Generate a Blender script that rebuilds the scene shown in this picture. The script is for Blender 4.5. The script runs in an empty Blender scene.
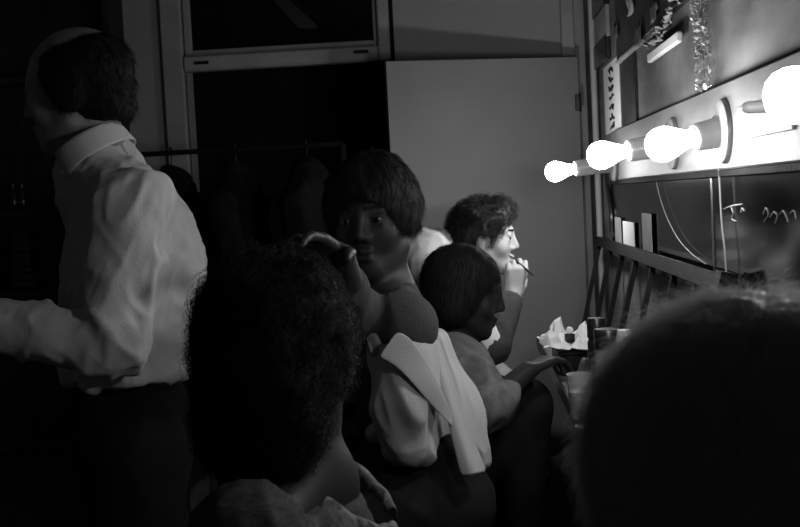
import bpy, math, random
import numpy as np
from mathutils import Vector, Matrix

random.seed(7)
RNG = np.random.RandomState(11)
C = bpy.context.scene.collection
ZC = 1.42                      # camera height
FPX = 50.0 / 36.0 * 800.0      # focal length in pixels (50 mm on 36 mm)
WX = 0.48                      # right wall plane
BY = 4.30                      # back wall plane
A3 = lambda *v: np.array(v, float)

# ------------------------------------------------------------------ camera
_roll = math.radians(2.9)
_Y = Vector(((465 - 400) / FPX, (263.5 - 195) / FPX, -1.0)).normalized()
_zc = (_Y.x * -math.sin(_roll) + _Y.y * math.cos(_roll)) / -_Y.z
_Z = Vector((-math.sin(_roll), math.cos(_roll), _zc)).normalized()
_X = _Y.cross(_Z)
M_W2C = Matrix((_X, _Y, _Z)).transposed()
M_C2W = M_W2C.transposed()
cam_d = bpy.data.cameras.new('camera')
cam_d.lens = 50; cam_d.sensor_width = 36; cam_d.clip_start = 0.02
cam_d.dof.use_dof = True; cam_d.dof.focus_distance = 2.5; cam_d.dof.aperture_fstop = 16
cam = bpy.data.objects.new('camera', cam_d); C.objects.link(cam)
cam.matrix_world = Matrix.Translation((0, 0, ZC)) @ M_C2W.to_4x4()
bpy.context.scene.camera = cam


def P(px, py, Y):
    """world point at distance Y down the room whose picture is at (px, py)"""
    d = M_C2W @ Vector(((px - 400) / FPX, (263.5 - py) / FPX, -1.0))
    t = Y / d.y
    return np.array((d.x * t, Y, ZC + d.z * t))


def PX(px, py, X):
    """same, but on the plane x = X (things along the right wall)"""
    d = M_C2W @ Vector(((px - 400) / FPX, (263.5 - py) / FPX, -1.0))
    t = X / d.x
    return np.array((X, d.y * t, ZC + d.z * t))


def nrm(v):
    v = np.asarray(v, float)
    return v / (np.linalg.norm(v) + 1e-12)


# ------------------------------------------------------------------ materials
def mat(name, v, rough=0.6, var=0.0, scale=8.0, bump=0.0, bscale=40.0, metal=0.0, spec=0.3,
        stretch=(1, 1, 1), trans=0.0, sheen=0.0, v2=None, detail=6):
    m = bpy.data.materials.new(name); m.use_nodes = True
    nt = m.node_tree; b = nt.nodes['Principled BSDF']
    b.inputs['Base Color'].default_value = (v, v, v, 1)
    b.inputs['Roughness'].default_value = rough
    b.inputs['Metallic'].default_value = metal
    b.inputs['Specular IOR Level'].default_value = spec
    b.inputs['Transmission Weight'].default_value = trans
    b.inputs['Sheen Weight'].default_value = sheen
    tc = nt.nodes.new('ShaderNodeTexCoord'); mp = nt.nodes.new('ShaderNodeMapping')
    mp.inputs['Scale'].default_value = stretch
    nt.links.new(tc.outputs['Object'], mp.inputs['Vector'])
    if var > 0:
        n = nt.nodes.new('ShaderNodeTexNoise'); n.inputs['Scale'].default_value = scale
        n.inputs['Detail'].default_value = detail
        r = nt.nodes.new('ShaderNodeValToRGB')
        lo, hi = (v * (1 - var), v * (1 + var)) if v2 is None else (v, v2)
        r.color_ramp.elements[0].position = 0.33; r.color_ramp.elements[1].position = 0.67
        r.color_ramp.elements[0].color = (lo, lo, lo, 1); r.color_ramp.elements[1].color = (hi, hi, hi, 1)
        nt.links.new(mp.outputs[0], n.inputs['Vector'])
        nt.links.new(n.outputs['Fac'], r.inputs['Fac']); nt.links.new(r.outputs[0], b.inputs['Base Color'])
    if bump > 0:
        n2 = nt.nodes.new('ShaderNodeTexNoise'); n2.inputs['Scale'].default_value = bscale
        n2.inputs['Detail'].default_value = 4
        bp = nt.nodes.new('ShaderNodeBump'); bp.inputs['Strength'].default_value = bump
        bp.inputs['Distance'].default_value = 0.01
        nt.links.new(mp.outputs[0], n2.inputs['Vector'])
        nt.links.new(n2.outputs['Fac'], bp.inputs['Height']); nt.links.new(bp.outputs[0], b.inputs['Normal'])
    return m


def emit(name, s):
    m = bpy.data.materials.new(name); m.use_nodes = True
    nt = m.node_tree; nt.nodes.remove(nt.nodes['Principled BSDF'])
    e = nt.nodes.new('ShaderNodeEmission'); e.inputs['Color'].default_value = (1, 1, 1, 1)
    e.inputs['Strength'].default_value = s
    nt.links.new(e.outputs[0], nt.nodes['Material Output'].inputs['Surface'])
    return m


M = dict(
    bulb=emit('lit_glass', 135), brass=mat('lamp_base_metal', 0.55, 0.35, metal=0.9),
    porcelain=mat('porcelain', 0.22, 0.25, spec=0.5, var=0.08, scale=30),
    board=mat('painted_board', 0.1, 0.6, var=0.25, scale=5, bump=0.2, bscale=20, stretch=(1, .4, 1)),
    wall_r=mat('stained_plaster', 0.13, 0.85, var=0.5, scale=11, bump=0.35, bscale=14, stretch=(1, .3, .8)),
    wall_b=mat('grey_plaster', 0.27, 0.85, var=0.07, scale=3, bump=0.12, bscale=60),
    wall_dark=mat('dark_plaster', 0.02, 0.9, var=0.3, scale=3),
    floor=mat('floor_boards', 0.05, 0.6, var=0.4, scale=4, stretch=(8, .6, 1)),
    ceiling=mat('ceiling_plaster', 0.12, 0.9, var=0.1, scale=2),
    door=mat('grey_door_paint', 0.2, 0.55, var=0.06, scale=4, bump=0.06, bscale=80),
    trim=mat('grey_trim_paint', 0.27, 0.6, var=0.1, scale=9, bump=0.1),
    glass_dark=mat('dark_window_glass', 0.004, 0.08, spec=0.4),
    mirror=mat('dark_mirror_glass', 0.003, 0.1, var=0.6, scale=4, spec=0.1, bump=0.02, bscale=9),
    darkwood=mat('dark_wood', 0.006, 0.65, var=0.4, scale=6, stretch=(1, 6, 6), spec=0.15),
    blackwood=mat('black_wood', 0.014, 0.6, var=0.4, scale=6, stretch=(6, 6, 1), spec=0.3),
    counter=mat('counter_laminate', 0.16, 0.4, var=0.25, scale=12),
    black=mat('black_plastic', 0.008, 0.3, spec=0.5),
    blackcloth=mat('black_cloth', 0.007, 0.95, var=0.4, scale=20, bump=0.3, bscale=60, spec=0.1),
    tissue=mat('white_tissue', 0.72, 0.9, bump=0.2, bscale=40, spec=0.1),
    paper=mat('white_paper', 0.55, 0.8, var=0.05, scale=9, spec=0.2),
    paper2=mat('grey_paper', 0.22, 0.8, var=0.25, scale=14, spec=0.2),
    ink=mat('black_ink', 0.01, 0.7),
    collage=mat('dark_collage', 0.003, 0.5, var=0.9, scale=9, v2=0.03, bump=0.6, bscale=18, stretch=(1, .35, 1)),
    foil=mat('tinsel_foil', 0.35, 0.35, metal=0.6),
    cream=mat('pale_ceramic', 0.55, 0.3, spec=0.5),
    glass=mat('clear_glass', 0.85, 0.05, trans=1.0, spec=0.5),
    tumbler=mat('frosted_glass', 0.6, 0.25, trans=0.75, spec=0.5),
    shirt_a=mat('white_shirt', 0.6, 0.9, bump=0.12, bscale=260, spec=0.1, sheen=0.2),
    shirt_c=mat('white_robe_cloth', 0.36, 0.9, bump=0.12, bscale=260, spec=0.1),
    under_c=mat('grey_knit', 0.05, 0.95, bump=0.2, bscale=220, spec=0.1),
    shirt_e=mat('pale_shirt', 0.78, 0.9, bump=0.1, bscale=200, spec=0.1),
    shirt_d=mat('grey_blouse_cloth', 0.12, 0.9, var=0.3, scale=22, bump=0.15, bscale=120, spec=0.1),
    dress_b=mat('grey_dress_cloth', 0.06, 0.95, var=0.25, scale=60, bump=0.2, bscale=200, spec=0.1, stretch=(1, 1, 4)),
    lace_b=mat('printed_collar_cloth', 0.04, 0.85, var=0.8, scale=90, v2=0.24, bump=0.3, bscale=90, spec=0.1),
    dark_f=mat('dark_jumper', 0.012, 0.95, bump=0.2, bscale=200, spec=0.1),
    trousers=mat('black_trousers', 0.012, 0.95, bump=0.1, bscale=150, spec=0.1),
    shoe=mat('black_leather', 0.01, 0.4),
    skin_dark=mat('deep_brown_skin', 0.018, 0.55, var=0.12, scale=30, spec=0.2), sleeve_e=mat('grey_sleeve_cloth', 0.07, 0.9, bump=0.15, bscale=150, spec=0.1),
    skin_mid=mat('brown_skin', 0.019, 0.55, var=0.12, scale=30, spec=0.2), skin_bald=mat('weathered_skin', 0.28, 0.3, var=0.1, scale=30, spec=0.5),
    skin_a=mat('tan_skin', 0.16, 0.45, var=0.1, scale=30, spec=0.4),
    skin_e=mat('pale_skin', 0.42, 0.5, var=0.07, scale=30, spec=0.35),
    hair_black=mat('black_hair', 0.009, 0.7, spec=0.14),
    hair_dark=mat('dark_brown_hair', 0.014, 0.5, spec=0.35),
    hair_f=mat('brown_hair', 0.48, 0.55, spec=0.8),
    eye_white=mat('eye_white', 0.05, 0.3, spec=0.3), iris=mat('dark_iris', 0.005, 0.2, spec=0.5),
    cord=mat('pale_cord', 0.14, 0.6), stool=mat('worn_stool_wood', 0.06, 0.5, var=0.3, scale=8, stretch=(1, 1, 5)),
    chrome=mat('steel', 0.5, 0.25, metal=1.0), darkglaze=mat('dark_glaze', 0.01, 0.2, spec=0.6),
)


def backlit(m, v, f):
    nt = m.node_tree; b = nt.nodes['Principled BSDF']; o = nt.nodes['Material Output']
    t = nt.nodes.new('ShaderNodeBsdfTranslucent'); t.inputs['Color'].default_value = (v, v, v, 1)
    x = nt.nodes.new('ShaderNodeMixShader'); x.inputs[0].default_value = f
    nt.links.new(b.outputs[0], x.inputs[1]); nt.links.new(t.outputs[0], x.inputs[2]); nt.links.new(x.outputs[0], o.inputs['Surface'])


backlit(M['hair_f'], 0.9, 0.5)


# ------------------------------------------------------------------ mesh helpers
def mesh_obj(name, V, F, m, parent=None, smooth=True, org=None):
    """V (n,3) world points, F list / array of faces"""
    V = np.asarray(V, np.float64)
    if parent is not None:
        V = V - np.array(WORLD[parent.name])
    me = bpy.data.meshes.new(name)
    if isinstance(F, np.ndarray) and F.ndim == 2:
        n = F.shape[1]
        me.vertices.add(len(V)); me.vertices.foreach_set('co', V.astype(np.float32).ravel())
        me.loops.add(F.size); me.loops.foreach_set('vertex_index', F.astype(np.int32).ravel())
        me.polygons.add(len(F))
        me.polygons.foreach_set('loop_start', np.arange(0, F.size, n, dtype=np.int32))
        me.update(calc_edges=True)
    else:
        me.from_pydata([tuple(v) for v in V], [], [tuple(f) for f in F]); me.update()
    me.polygons.foreach_set('use_smooth', np.full(len(me.polygons), smooth, dtype=bool))
    ms = m if isinstance(m, (list, tuple)) else [m]
    for x in ms: me.materials.append(x)
    o = bpy.data.objects.new(name, me); C.objects.link(o)
    WORLD[o.name] = np.zeros(3) if parent is None else np.array(WORLD[parent.name])
    if parent is not None: o.parent = parent
    return o


WORLD = {}


def thing(name, label, cat, loc, group=None):
    o = bpy.data.objects.new(name, None); C.objects.link(o); o.location = tuple(loc)
    o.empty_display_size = 0.1
    WORLD[o.name] = np.array(loc, float)
    return tag(o, label, cat, group)


def tag(o, label, cat, group=None):
    o['label'] = label; o['category'] = cat
    if group: o['group'] = group
    return o


def struct(o):
    o['kind'] = 'structure'; return o


class MB:
    """collects simple shapes into one mesh"""
    def __init__(s): s.V = []; s.F = []
    def add(s, V, F):
        b = len(s.V); s.V += [tuple(v) for v in V]; s.F += [tuple(i + b for i in f) for f in F]; return s
    def box(s, lo, hi, bev=0.0):
        x0, y0, z0 = lo; x1, y1, z1 = hi
        b = min(bev, (x1 - x0) * .45, (y1 - y0) * .45, (z1 - z0) * .45)
        if b <= 0:
            V = [(x, y, z) for x in (x0, x1) for y in (y0, y1) for z in (z0, z1)]
            F = [(0, 1, 3, 2), (4, 6, 7, 5), (0, 4, 5, 1), (2, 3, 7, 6), (0, 2, 6, 4), (1, 5, 7, 3)]
            return s.add(V, F)
        V = []; idx = {}
        for i, x in enumerate((x0, x1)):
            for j, y in enumerate((y0, y1)):
                for k, z in enumerate((z0, z1)):
                    sx, sy, sz = (1, -1)[i], (1, -1)[j], (1, -1)[k]
                    for a, v in enumerate(((x, y + sy * b, z + sz * b), (x + sx * b, y, z + sz * b), (x + sx * b, y + sy * b, z))):
                        idx[i, j, k, a] = len(V); V.append(v)
        F = []
        for a in range(3):
            o1, o2 = [q for q in range(3) if q != a]
            for side in (0, 1):
                q = []
                for (u, w) in ((0, 0), (1, 0), (1, 1), (0, 1)):
                    t = [0, 0, 0]; t[a] = side; t[o1] = u; t[o2] = w
                    q.append(idx[t[0], t[1], t[2], a])
                if (side == 0) != (a == 1): q = q[::-1]
                F.append(q)
            for u in (0, 1):
                for w in (0, 1):
                    t = [0, 0, 0]; t[o1] = u; t[o2] = w
                    t[a] = 0; p0, p1 = idx[(*t, o1)], idx[(*t, o2)]
                    t[a] = 1; p2, p3 = idx[(*t, o2)], idx[(*t, o1)]
                    F.append((p0, p1, p2, p3))
        for i in (0, 1):
            for j in (0, 1):
                for k in (0, 1):
                    F.append([idx[i, j, k, a] for a in range(3)])
        return s.add(V, F)
    def lathe(s, prof, c, ax=(0, 0, 1), n=24, cap=True):
        """prof [(radius, height)] around axis ax from point c"""
        ax = nrm(ax); t = nrm(np.cross(ax, (0.3, 0.9, 0.1) if abs(ax[1]) < .9 else (1, 0, 0))); b = np.cross(ax, t)
        V = []; F = []
        for (r, h) in prof:
            for i in range(n):
                a = 2 * math.pi * i / n
                V.append(np.array(c) + ax * h + (t * math.cos(a) + b * math.sin(a)) * max(r, 1e-5))
        for k in range(len(prof) - 1):
            for i in range(n):
                j = (i + 1) % n
                F.append((k * n + i, k * n + j, (k + 1) * n + j, (k + 1) * n + i))
        if cap:
            F.append(tuple(range(n))[::-1]); F.append(tuple((len(prof) - 1) * n + i for i in range(n)))
        return s.add(V, F)
    def tube(s, pts, r, n=8):
        pts = [np.array(p, float) for p in pts]; rs = r if hasattr(r, '__len__') else [r] * len(pts)
        V = []; F = []; ref = None
        for k, p in enumerate(pts):
            d = nrm(pts[min(k + 1, len(pts) - 1)] - pts[max(k - 1, 0)])
            if ref is None: ref = nrm(np.cross(d, (0.2, 0.5, 0.8)))
            ref = nrm(ref - d * ref.dot(d)); b = np.cross(d, ref)
            for i in range(n):
                a = 2 * math.pi * i / n
                V.append(p + (ref * math.cos(a) + b * math.sin(a)) * rs[k])
        for k in range(len(pts) - 1):
            for i in range(n):
                j = (i + 1) % n
                F.append((k * n + i, k * n + j, (k + 1) * n + j, (k + 1) * n + i))
        F.append(tuple(range(n))[::-1]); F.append(tuple((len(pts) - 1) * n + i for i in range(n)))
        return s.add(V, F)
    def build(s, name, m, parent=None, smooth=False, bevel=0.0):
        o = mesh_obj(name, s.V, s.F, m, parent, smooth)
        if smooth:
            e = o.modifiers.new('edges', 'EDGE_SPLIT'); e.split_angle = math.radians(38)
        return o


def spline(pts, n=8):
    pts = [np.array(p, float) for p in pts]; out = []
    q = [2 * pts[0] - pts[1]] + pts + [2 * pts[-1] - pts[-2]]
    for i in range(1, len(q) - 2):
        for k in range(n):
            t = k / n
            out.append(0.5 * ((2 * q[i]) + (-q[i - 1] + q[i + 1]) * t + (2 * q[i - 1] - 5 * q[i] + 4 * q[i + 1] - q[i + 2]) * t * t
                              + (-q[i - 1] + 3 * q[i] - 3 * q[i + 1] + q[i + 2]) * t ** 3))
    out.append(pts[-1]); return out


def sheet(name, grid, thick, m, parent=None, sub=2, closed=False):
    """grid: rows x cols of points -> a cloth / paper sheet with real thickness"""
    R, K = len(grid), len(grid[0])
    V = [p for row in grid for p in row]; F = []
    for i in range(R - 1):
        for j in range(K - 1 + (1 if closed else 0)):
            j2 = (j + 1) % K
            F.append((i * K + j, i * K + j2, (i + 1) * K + j2, (i + 1) * K + j))
    o = mesh_obj(name, np.array(V), F, m, parent)
    s = o.modifiers.new('thick', 'SOLIDIFY'); s.thickness = thick; s.offset = 0
    if sub:
        u = o.modifiers.new('sub', 'SUBSURF'); u.levels = sub; u.render_levels = sub
    return o


# ------------------------------------------------------------------ noise (vectorised value noise)
_T = RNG.rand(32, 32, 32)


def noise(p):
    p = np.asarray(p, float); i = np.floor(p).astype(int); f = p - i; f = f * f * (3 - 2 * f)
    out = 0
    for dx in (0, 1):
        for dy in (0, 1):
            for dz in (0, 1):
                w = (f[:, 0] if dx else 1 - f[:, 0]) * (f[:, 1] if dy else 1 - f[:, 1]) * (f[:, 2] if dz else 1 - f[:, 2])
                out = out + w * _T[(i[:, 0] + dx) % 32, (i[:, 1] + dy) % 32, (i[:, 2] + dz) % 32]
    return out


def ridge(p):
    return 1 - np.abs(2 * noise(p) - 1)


# ------------------------------------------------------------------ implicit bodies
class Field:
    def __init__(s, res): s.res = res; s.ops = []
    def cone(s, a, b, ra, rb, k=0.02, mode='+'):
        a, b = np.array(a, float), np.array(b, float); r = max(ra, rb)
        s.ops.append((mode, k, np.minimum(a, b) - r, np.maximum(a, b) + r, ('c', a, b, ra, rb))); return s
    def ball(s, c, r, k=0.02, mode='+'):
        c = np.array(c, float)
        s.ops.append((mode, k, c - r, c + r, ('e', c, A3(r, r, r), np.eye(3)))); return s
    def ell(s, c, rad, R=None, k=0.02, mode='+'):
        c = np.array(c, float); m = max(rad)
        s.ops.append((mode, k, c - m, c + m, ('e', c, np.array(rad, float), np.eye(3) if R is None else np.array(R)))); return s
    def half(s, n, point, c, rad, k=0.01):
        """cut away everything on the +n side of the plane through point, inside a ball (c, rad)"""
        c = np.array(c, float)
        s.ops.append(('h', k, c - rad, c + rad, ('h', nrm(n), np.array(point, float)))); return s
    @staticmethod
    def dist(g, X, Y, Z):
        if g[0] == 'c':
            _, a, b, ra, rb = g; ab = b - a; L = max(ab.dot(ab), 1e-9)
            x, y, z = X - a[0], Y - a[1], Z - a[2]
            t = np.clip((x * ab[0] + y * ab[1] + z * ab[2]) / L, 0, 1)
            return np.sqrt((x - t * ab[0]) ** 2 + (y - t * ab[1]) ** 2 + (z - t * ab[2]) ** 2) - (ra + (rb - ra) * t)
        if g[0] == 'e':
            _, c, r, R = g; x, y, z = X - c[0], Y - c[1], Z - c[2]
            u = [R[i][0] * x + R[i][1] * y + R[i][2] * z for i in range(3)]
            k0 = np.sqrt(sum((u[i] / r[i]) ** 2 for i in range(3)))
            k1 = np.sqrt(sum((u[i] / r[i] ** 2) ** 2 for i in range(3))) + 1e-9
            return k0 * (k0 - 1) / k1
        _, n, p = g
        return (X - p[0]) * n[0] + (Y - p[1]) * n[1] + (Z - p[2]) * n[2]
    def build(s, smooth=2):
        adds = [o for o in s.ops if o[0] == '+']
        pad = 3 * s.res
        lo = np.min([o[2] for o in adds], 0) - pad; hi = np.max([o[3] for o in adds], 0) + pad
        n = np.ceil((hi - lo) / s.res).astype(int) + 1
        F = np.full(n, 0.2, np.float32)
        ax = [(lo[i] + s.res * np.arange(n[i])).astype(np.float32) for i in range(3)]
        for mode, k, l, h, g in s.ops:
            m = k * 1.2 + 3 * s.res
            i0 = np.maximum(np.floor((l - m - lo) / s.res).astype(int), 0)
            i1 = np.minimum(np.ceil((h + m - lo) / s.res).astype(int) + 1, n)
            if np.any(i1 <= i0): continue
            sl = tuple(slice(i0[q], i1[q]) for q in range(3))
            d = s.dist(g, ax[0][sl[0]][:, None, None], ax[1][sl[1]][None, :, None], ax[2][sl[2]][None, None, :])
            f = F[sl]
            if mode == '+':
                hh = np.clip(.5 + .5 * (f - d) / k, 0, 1)
                F[sl] = f + (d - f) * hh - k * hh * (1 - hh)
            else:
                d = -d if mode == '-' else d
                hh = np.clip(.5 - .5 * (f - d) / k, 0, 1)
                F[sl] = f + (d - f) * hh + k * hh * (1 - hh)
        V, Q = nets(F, lo, s.res)
        for _ in range(smooth): V = laplace(V, Q, .5)
        return V, Q


def nets(F, lo, res):
    ins = F < 0; nx, ny, nz = F.shape
    acc = []; quads = []
    for axis in range(3):
        a = [slice(None)] * 3; b = [slice(None)] * 3
        a[axis] = slice(0, -1); b[axis] = slice(1, None)
        ia, ib = ins[tuple(a)], ins[tuple(b)]
        e = np.argwhere(ia != ib)
        if not len(e): continue
        e2 = e.copy(); e2[:, axis] += 1
        f0 = F[e[:, 0], e[:, 1], e[:, 2]]; f1 = F[e2[:, 0], e2[:, 1], e2[:, 2]]
        t = f0 / (f0 - f1)
        pos = e.astype(float); pos[:, axis] += t
        u, w = (axis + 1) % 3, (axis + 2) % 3
        cells = []
        for du, dw in ((-1, -1), (0, -1), (0, 0), (-1, 0)):
            c = e.copy(); c[:, u] += du; c[:, w] += dw
            cells.append((c[:, 0] * ny + c[:, 1]) * nz + c[:, 2])
        q = np.stack(cells, 1); flip = ~ia[e[:, 0], e[:, 1], e[:, 2]]
        q[flip] = q[flip][:, ::-1]
        quads.append(q)
        for c in cells: acc.append((c, pos))
    ids = np.concatenate([c for c, _ in acc]); ps = np.concatenate([p for _, p in acc])
    uq, inv = np.unique(ids, return_inverse=True); inv = inv.ravel()
    cnt = np.bincount(inv)
    V = np.stack([np.bincount(inv, ps[:, i]) / cnt for i in range(3)], 1)
    Q = np.searchsorted(uq, np.concatenate(quads))
    return V * res + lo, Q


def laplace(V, Q, w):
    n = len(V); a = Q.ravel(); b = np.roll(Q, -1, 1).ravel()
    cnt = np.bincount(a, minlength=n) + np.bincount(b, minlength=n)
    S = np.stack([np.bincount(a, V[b, i], n) + np.bincount(b, V[a, i], n) for i in range(3)], 1)
    return V + w * (S / np.maximum(cnt, 1)[:, None] - V)


def normals(V, Q):
    fn = np.cross(V[Q[:, 2]] - V[Q[:, 0]], V[Q[:, 3]] - V[Q[:, 1]])
    N = np.zeros_like(V)
    for i in range(4):
        for k in range(3): N[:, k] += np.bincount(Q[:, i], fn[:, k], len(V))
    return N / (np.linalg.norm(N, axis=1, keepdims=True) + 1e-12)


# ------------------------------------------------------------------ people
class Frame:
    def __init__(s, c, f, tilt=0.0, sc=1.0, up=(0, 0, 1)):
        s.c = np.array(c, float); s.f = nrm(f); s.l = nrm(np.cross(up, s.f)); s.u = np.cross(s.f, s.l)
        ct, st = math.cos(tilt), math.sin(tilt)
        s.l, s.u = s.l * ct + s.u * st, s.u * ct - s.l * st
        s.s = sc; s.R = np.array([s.f, s.l, s.u])
    def p(s, f, l, u): return s.c + s.s * (f * s.f + l * s.l + u * s.u)


def head_ops(F, H, fem=False):
    q = H.s; R = H.R
    F.ell(H.p(-.012, 0, .035), A3(.098, .076, .088) * q, R, .02)
    F.ell(H.p(.028, 0, .0), A3(.066, .062, .085) * q, R, .03)
    F.ell(H.p(.034, 0, -.062), A3(.052, .05, .048) * q, R, .03)
    F.ball(H.p(.072, 0, -.1), .019 * q, .03)
    for s in (1, -1):
        F.cone(H.p(.0, s * .055, -.06), H.p(.066, s * .018, -.1), .018 * q, .014 * q, .025)
        F.ball(H.p(.056, s * .04, -.028), .024 * q, .025)
        F.cone(H.p(.09, s * .012, .028), H.p(.07, s * .048, .028), .008 * q, .008 * q, .014)
        F.ball(H.p(.104, s * .033, .004), .017 * q, .012, '-')
        F.ell(H.p(-.006, s * .077, -.008), A3(.017, .007, .031) * q, R, .006)
        F.cone(H.p(-.012, s * .083, .016), H.p(-.02, s * .084, -.01), .005 * q, .004 * q, .004)
    F.cone(H.p(.092, 0, .02), H.p(.111, 0, -.027), .0085 * q, .0115 * q, .014)
    for s in (1, -1):
        F.ball(H.p(.098, s * .0115, -.033), .0085 * q, .007)
        F.ball(H.p(.079, s * .033, .004), .0132 * q, .004)
        F.cone(H.p(.089, s * .022, .013), H.p(.087, s * .045, .012), .005 * q, .005 * q, .005)
        F.cone(H.p(.088, s * .022, -.006), H.p(.085, s * .045, -.005), .004 * q, .004 * q, .005)
    F.cone(H.p(.096, -.014, -.0595), H.p(.096, .014, -.0595), .0065 * q, .0065 * q, .006)
    F.ball(H.p(.1, 0, -.06), .0065 * q, .006)
    F.cone(H.p(.093, -.012, -.0745), H.p(.093, .012, -.0745), .0075 * q, .0075 * q, .006)
    F.cone(H.p(.099, -.02, -.067), H.p(.099, .02, -.067), .0022 * q, .0022 * q, .003, '-')


def hand_ops(F, wr, d, n, side, curl=(.3, .4, .3), sc=1.0, spread=.05, thumb=(.8, .35)):
    """wr wrist point, d finger direction, n palm normal, side = +1/-1 thumb along +/- (n x d)"""
    d = nrm(d); n = nrm(np.array(n) - d * np.dot(n, d)); t = np.cross(n, d) * side
    W = np.array(wr, float)
    kn = []
    for i, off in enumerate((.027, .009, -.009, -.026)):
        ln = (.088, .09, .086, .08)[i]
        k = W + (d * ln + t * off * 1.05) * sc
        F.cone(W + (t * off * .6 + d * .008) * sc, k, .0125 * sc, .0105 * sc, .012); kn.append(k)
    for i, k in enumerate(kn):
        L = ((.042, .026, .021), (.047, .03, .022), (.043, .028, .022), (.034, .021, .019))[i]
        a = 0; p = k; dd0 = nrm(d + t * spread * (1.5, .5, -.5, -1.5)[i])
        for j in range(3):
            a += curl[j] * (1 + .08 * i)
            dd = dd0 * math.cos(a) + n * math.sin(a)
            p2 = p + dd * L[j] * sc
            F.cone(p, p2, (.0095, .0085, .0075)[j] * sc, (.0085, .0075, .0062)[j] * sc, .003); p = p2
    b = W + (t * .02 + d * .02 + n * .006) * sc
    td = nrm(t * thumb[0] + d * .6 + n * thumb[1]); p1 = b + td * .042 * sc
    F.cone(b, p1, .0145 * sc, .011 * sc, .012)
    td2 = nrm(td * .8 + d * .5 + n * thumb[1]); p2 = p1 + td2 * .03 * sc
    F.cone(p1, p2, .0105 * sc, .009 * sc, .005)
    F.cone(p2, p2 + nrm(td2 + n * .3) * .022 * sc, .009 * sc, .007 * sc, .004)


def torso_axes(J):
    hip = (J['hipL'] + J['hipR']) / 2; sh = (J['shL'] + J['shR']) / 2
    up = nrm(J['neck'] - hip); l = J['shL'] - J['shR']; l = nrm(l - up * l.dot(up)); f = np.cross(l, up)
    return hip, sh, f, l, up


def body(J, H, res=.005, fem=False, legs=True, build=True):
    F = Field(res); hip, sh, f, l, up = torso_axes(J); R = np.array([f, l, up]); w = J.get('w', 1.0)
    head_ops(F, H)
    nb = J['neck']
    F.cone(H.p(-.02, 0, -.05), nb, .05 if fem else .055, .056, .03)
    F.ell(sh - up * .12, A3(.095, .145, .18) * w, R, .05)
    F.ell(nb * .35 + hip * .65, A3(.09, .13, .16) * w, R, .05)
    F.ell(hip + up * .02, A3(.1, .155, .12) * w, R, .05)
    for s in 'LR':
        F.cone(nb, J['sh' + s], .05, .046, .04)
        F.cone(J['sh' + s], J['el' + s], .046, .036, .03)
        F.cone(J['el' + s], J['wr' + s], .038, .025, .02)
        F.cone(J['hip' + s], J['kn' + s], .08, .052, .03)
        F.cone(J['kn' + s], J['an' + s], .052, .036, .03)
        F.cone(J['an' + s] - A3(0, 0, .035), J['an' + s] - A3(0, 0, .05) + J['toe'] * .15, .034, .024, .02)
        hd = J.get('hand' + s)
        if hd is None:
            d = nrm(J['wr' + s] - J['el' + s]); hand_ops(F, J['wr' + s], d, nrm(A3(0, 0, -1) + f * .1), 1 if s == 'L' else -1)
        else: hand_ops(F, J['wr' + s], *hd)
    return F.build()


def shirt_field(J, t=.014, res=.006, sleeve=1.0, hem=.0, puff=0.0, w=1.0):
    F = Field(res); hip, sh, f, l, up = torso_axes(J); R = np.array([f, l, up]); nb = J['neck']
    w = J.get('w', 1.0) * w
    F.ell(sh - up * .12, A3(.095, .145, .18) * w + t, R, .05)
    F.ell(nb * .35 + hip * .65, A3(.09, .13, .16) * w + t + .006, R, .05)
    F.ell(hip + up * (.05 - hem), A3(.1, .15, .11) * w + t + .004, R, .05)
    F.cone(nb - up * .005, nb - up * .05, .056 + t * .5, .075, .03)
    for s in 'LR':
        F.cone(nb - up * .01, J['sh' + s], .05 + t * .6, .046 + t, .04)
        F.cone(J['sh' + s], J['el' + s], .046 + t + puff, .04 + t, .03)
        if sleeve > 0:
            we = J['el' + s] + (J['wr' + s] - J['el' + s]) * sleeve
            F.cone(J['el' + s], we, .04 + t, .03 + t * .8, .02)
    return F


def cloth(V, Q, amp, freq, seed=0.0, dirs=None, amp2=None):
    """push folds into a garment along its normals"""
    N = normals(V, Q); p = V + seed
    if dirs is not None: p = p @ np.array(dirs).T
    d = (ridge(p * np.array(freq)) ** 2 - .4) * amp
    d += (ridge(p * np.array(freq) * 2.1 + 5) - .5) * (amp * .35 if amp2 is None else amp2)
    return V + N * d[:, None]


def legs_field(J, t=.012, res=.007, top=.05):
    F = Field(res); hip, sh, f, l, up = torso_axes(J); R = np.array([f, l, up]); w = J.get('w', 1.0)
    F.ell(hip + up * .02, A3(.1, .155, .115) * w + t, R, .05)
    F.ell(hip + up * .1, A3(.096, .142, .07) * w + t, R, .04)
    for s in 'LR':
        F.cone(J['hip' + s], J['kn' + s], .08 + t, .056 + t, .03)
        F.cone(J['kn' + s], J['an' + s] + A3(0, 0, .02), .056 + t, .044 + t, .03)
    return F


def shoes(J, parent):
    for s in 'LR':
        F = Field(.006); a = J['an' + s]
        F.cone(a - A3(0, 0, .03), a - A3(0, 0, .042) + J['toe'] * .155, .043, .034, .02)
        F.cone(a, a - A3(0, 0, .03), .043, .043, .02)
        F.half((0, 0, -1), a - A3(0, 0, .078), a, .4, .004)
        V, Q = F.build(1); mesh_obj('shoe', V, Q, M['shoe'], parent)


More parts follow.
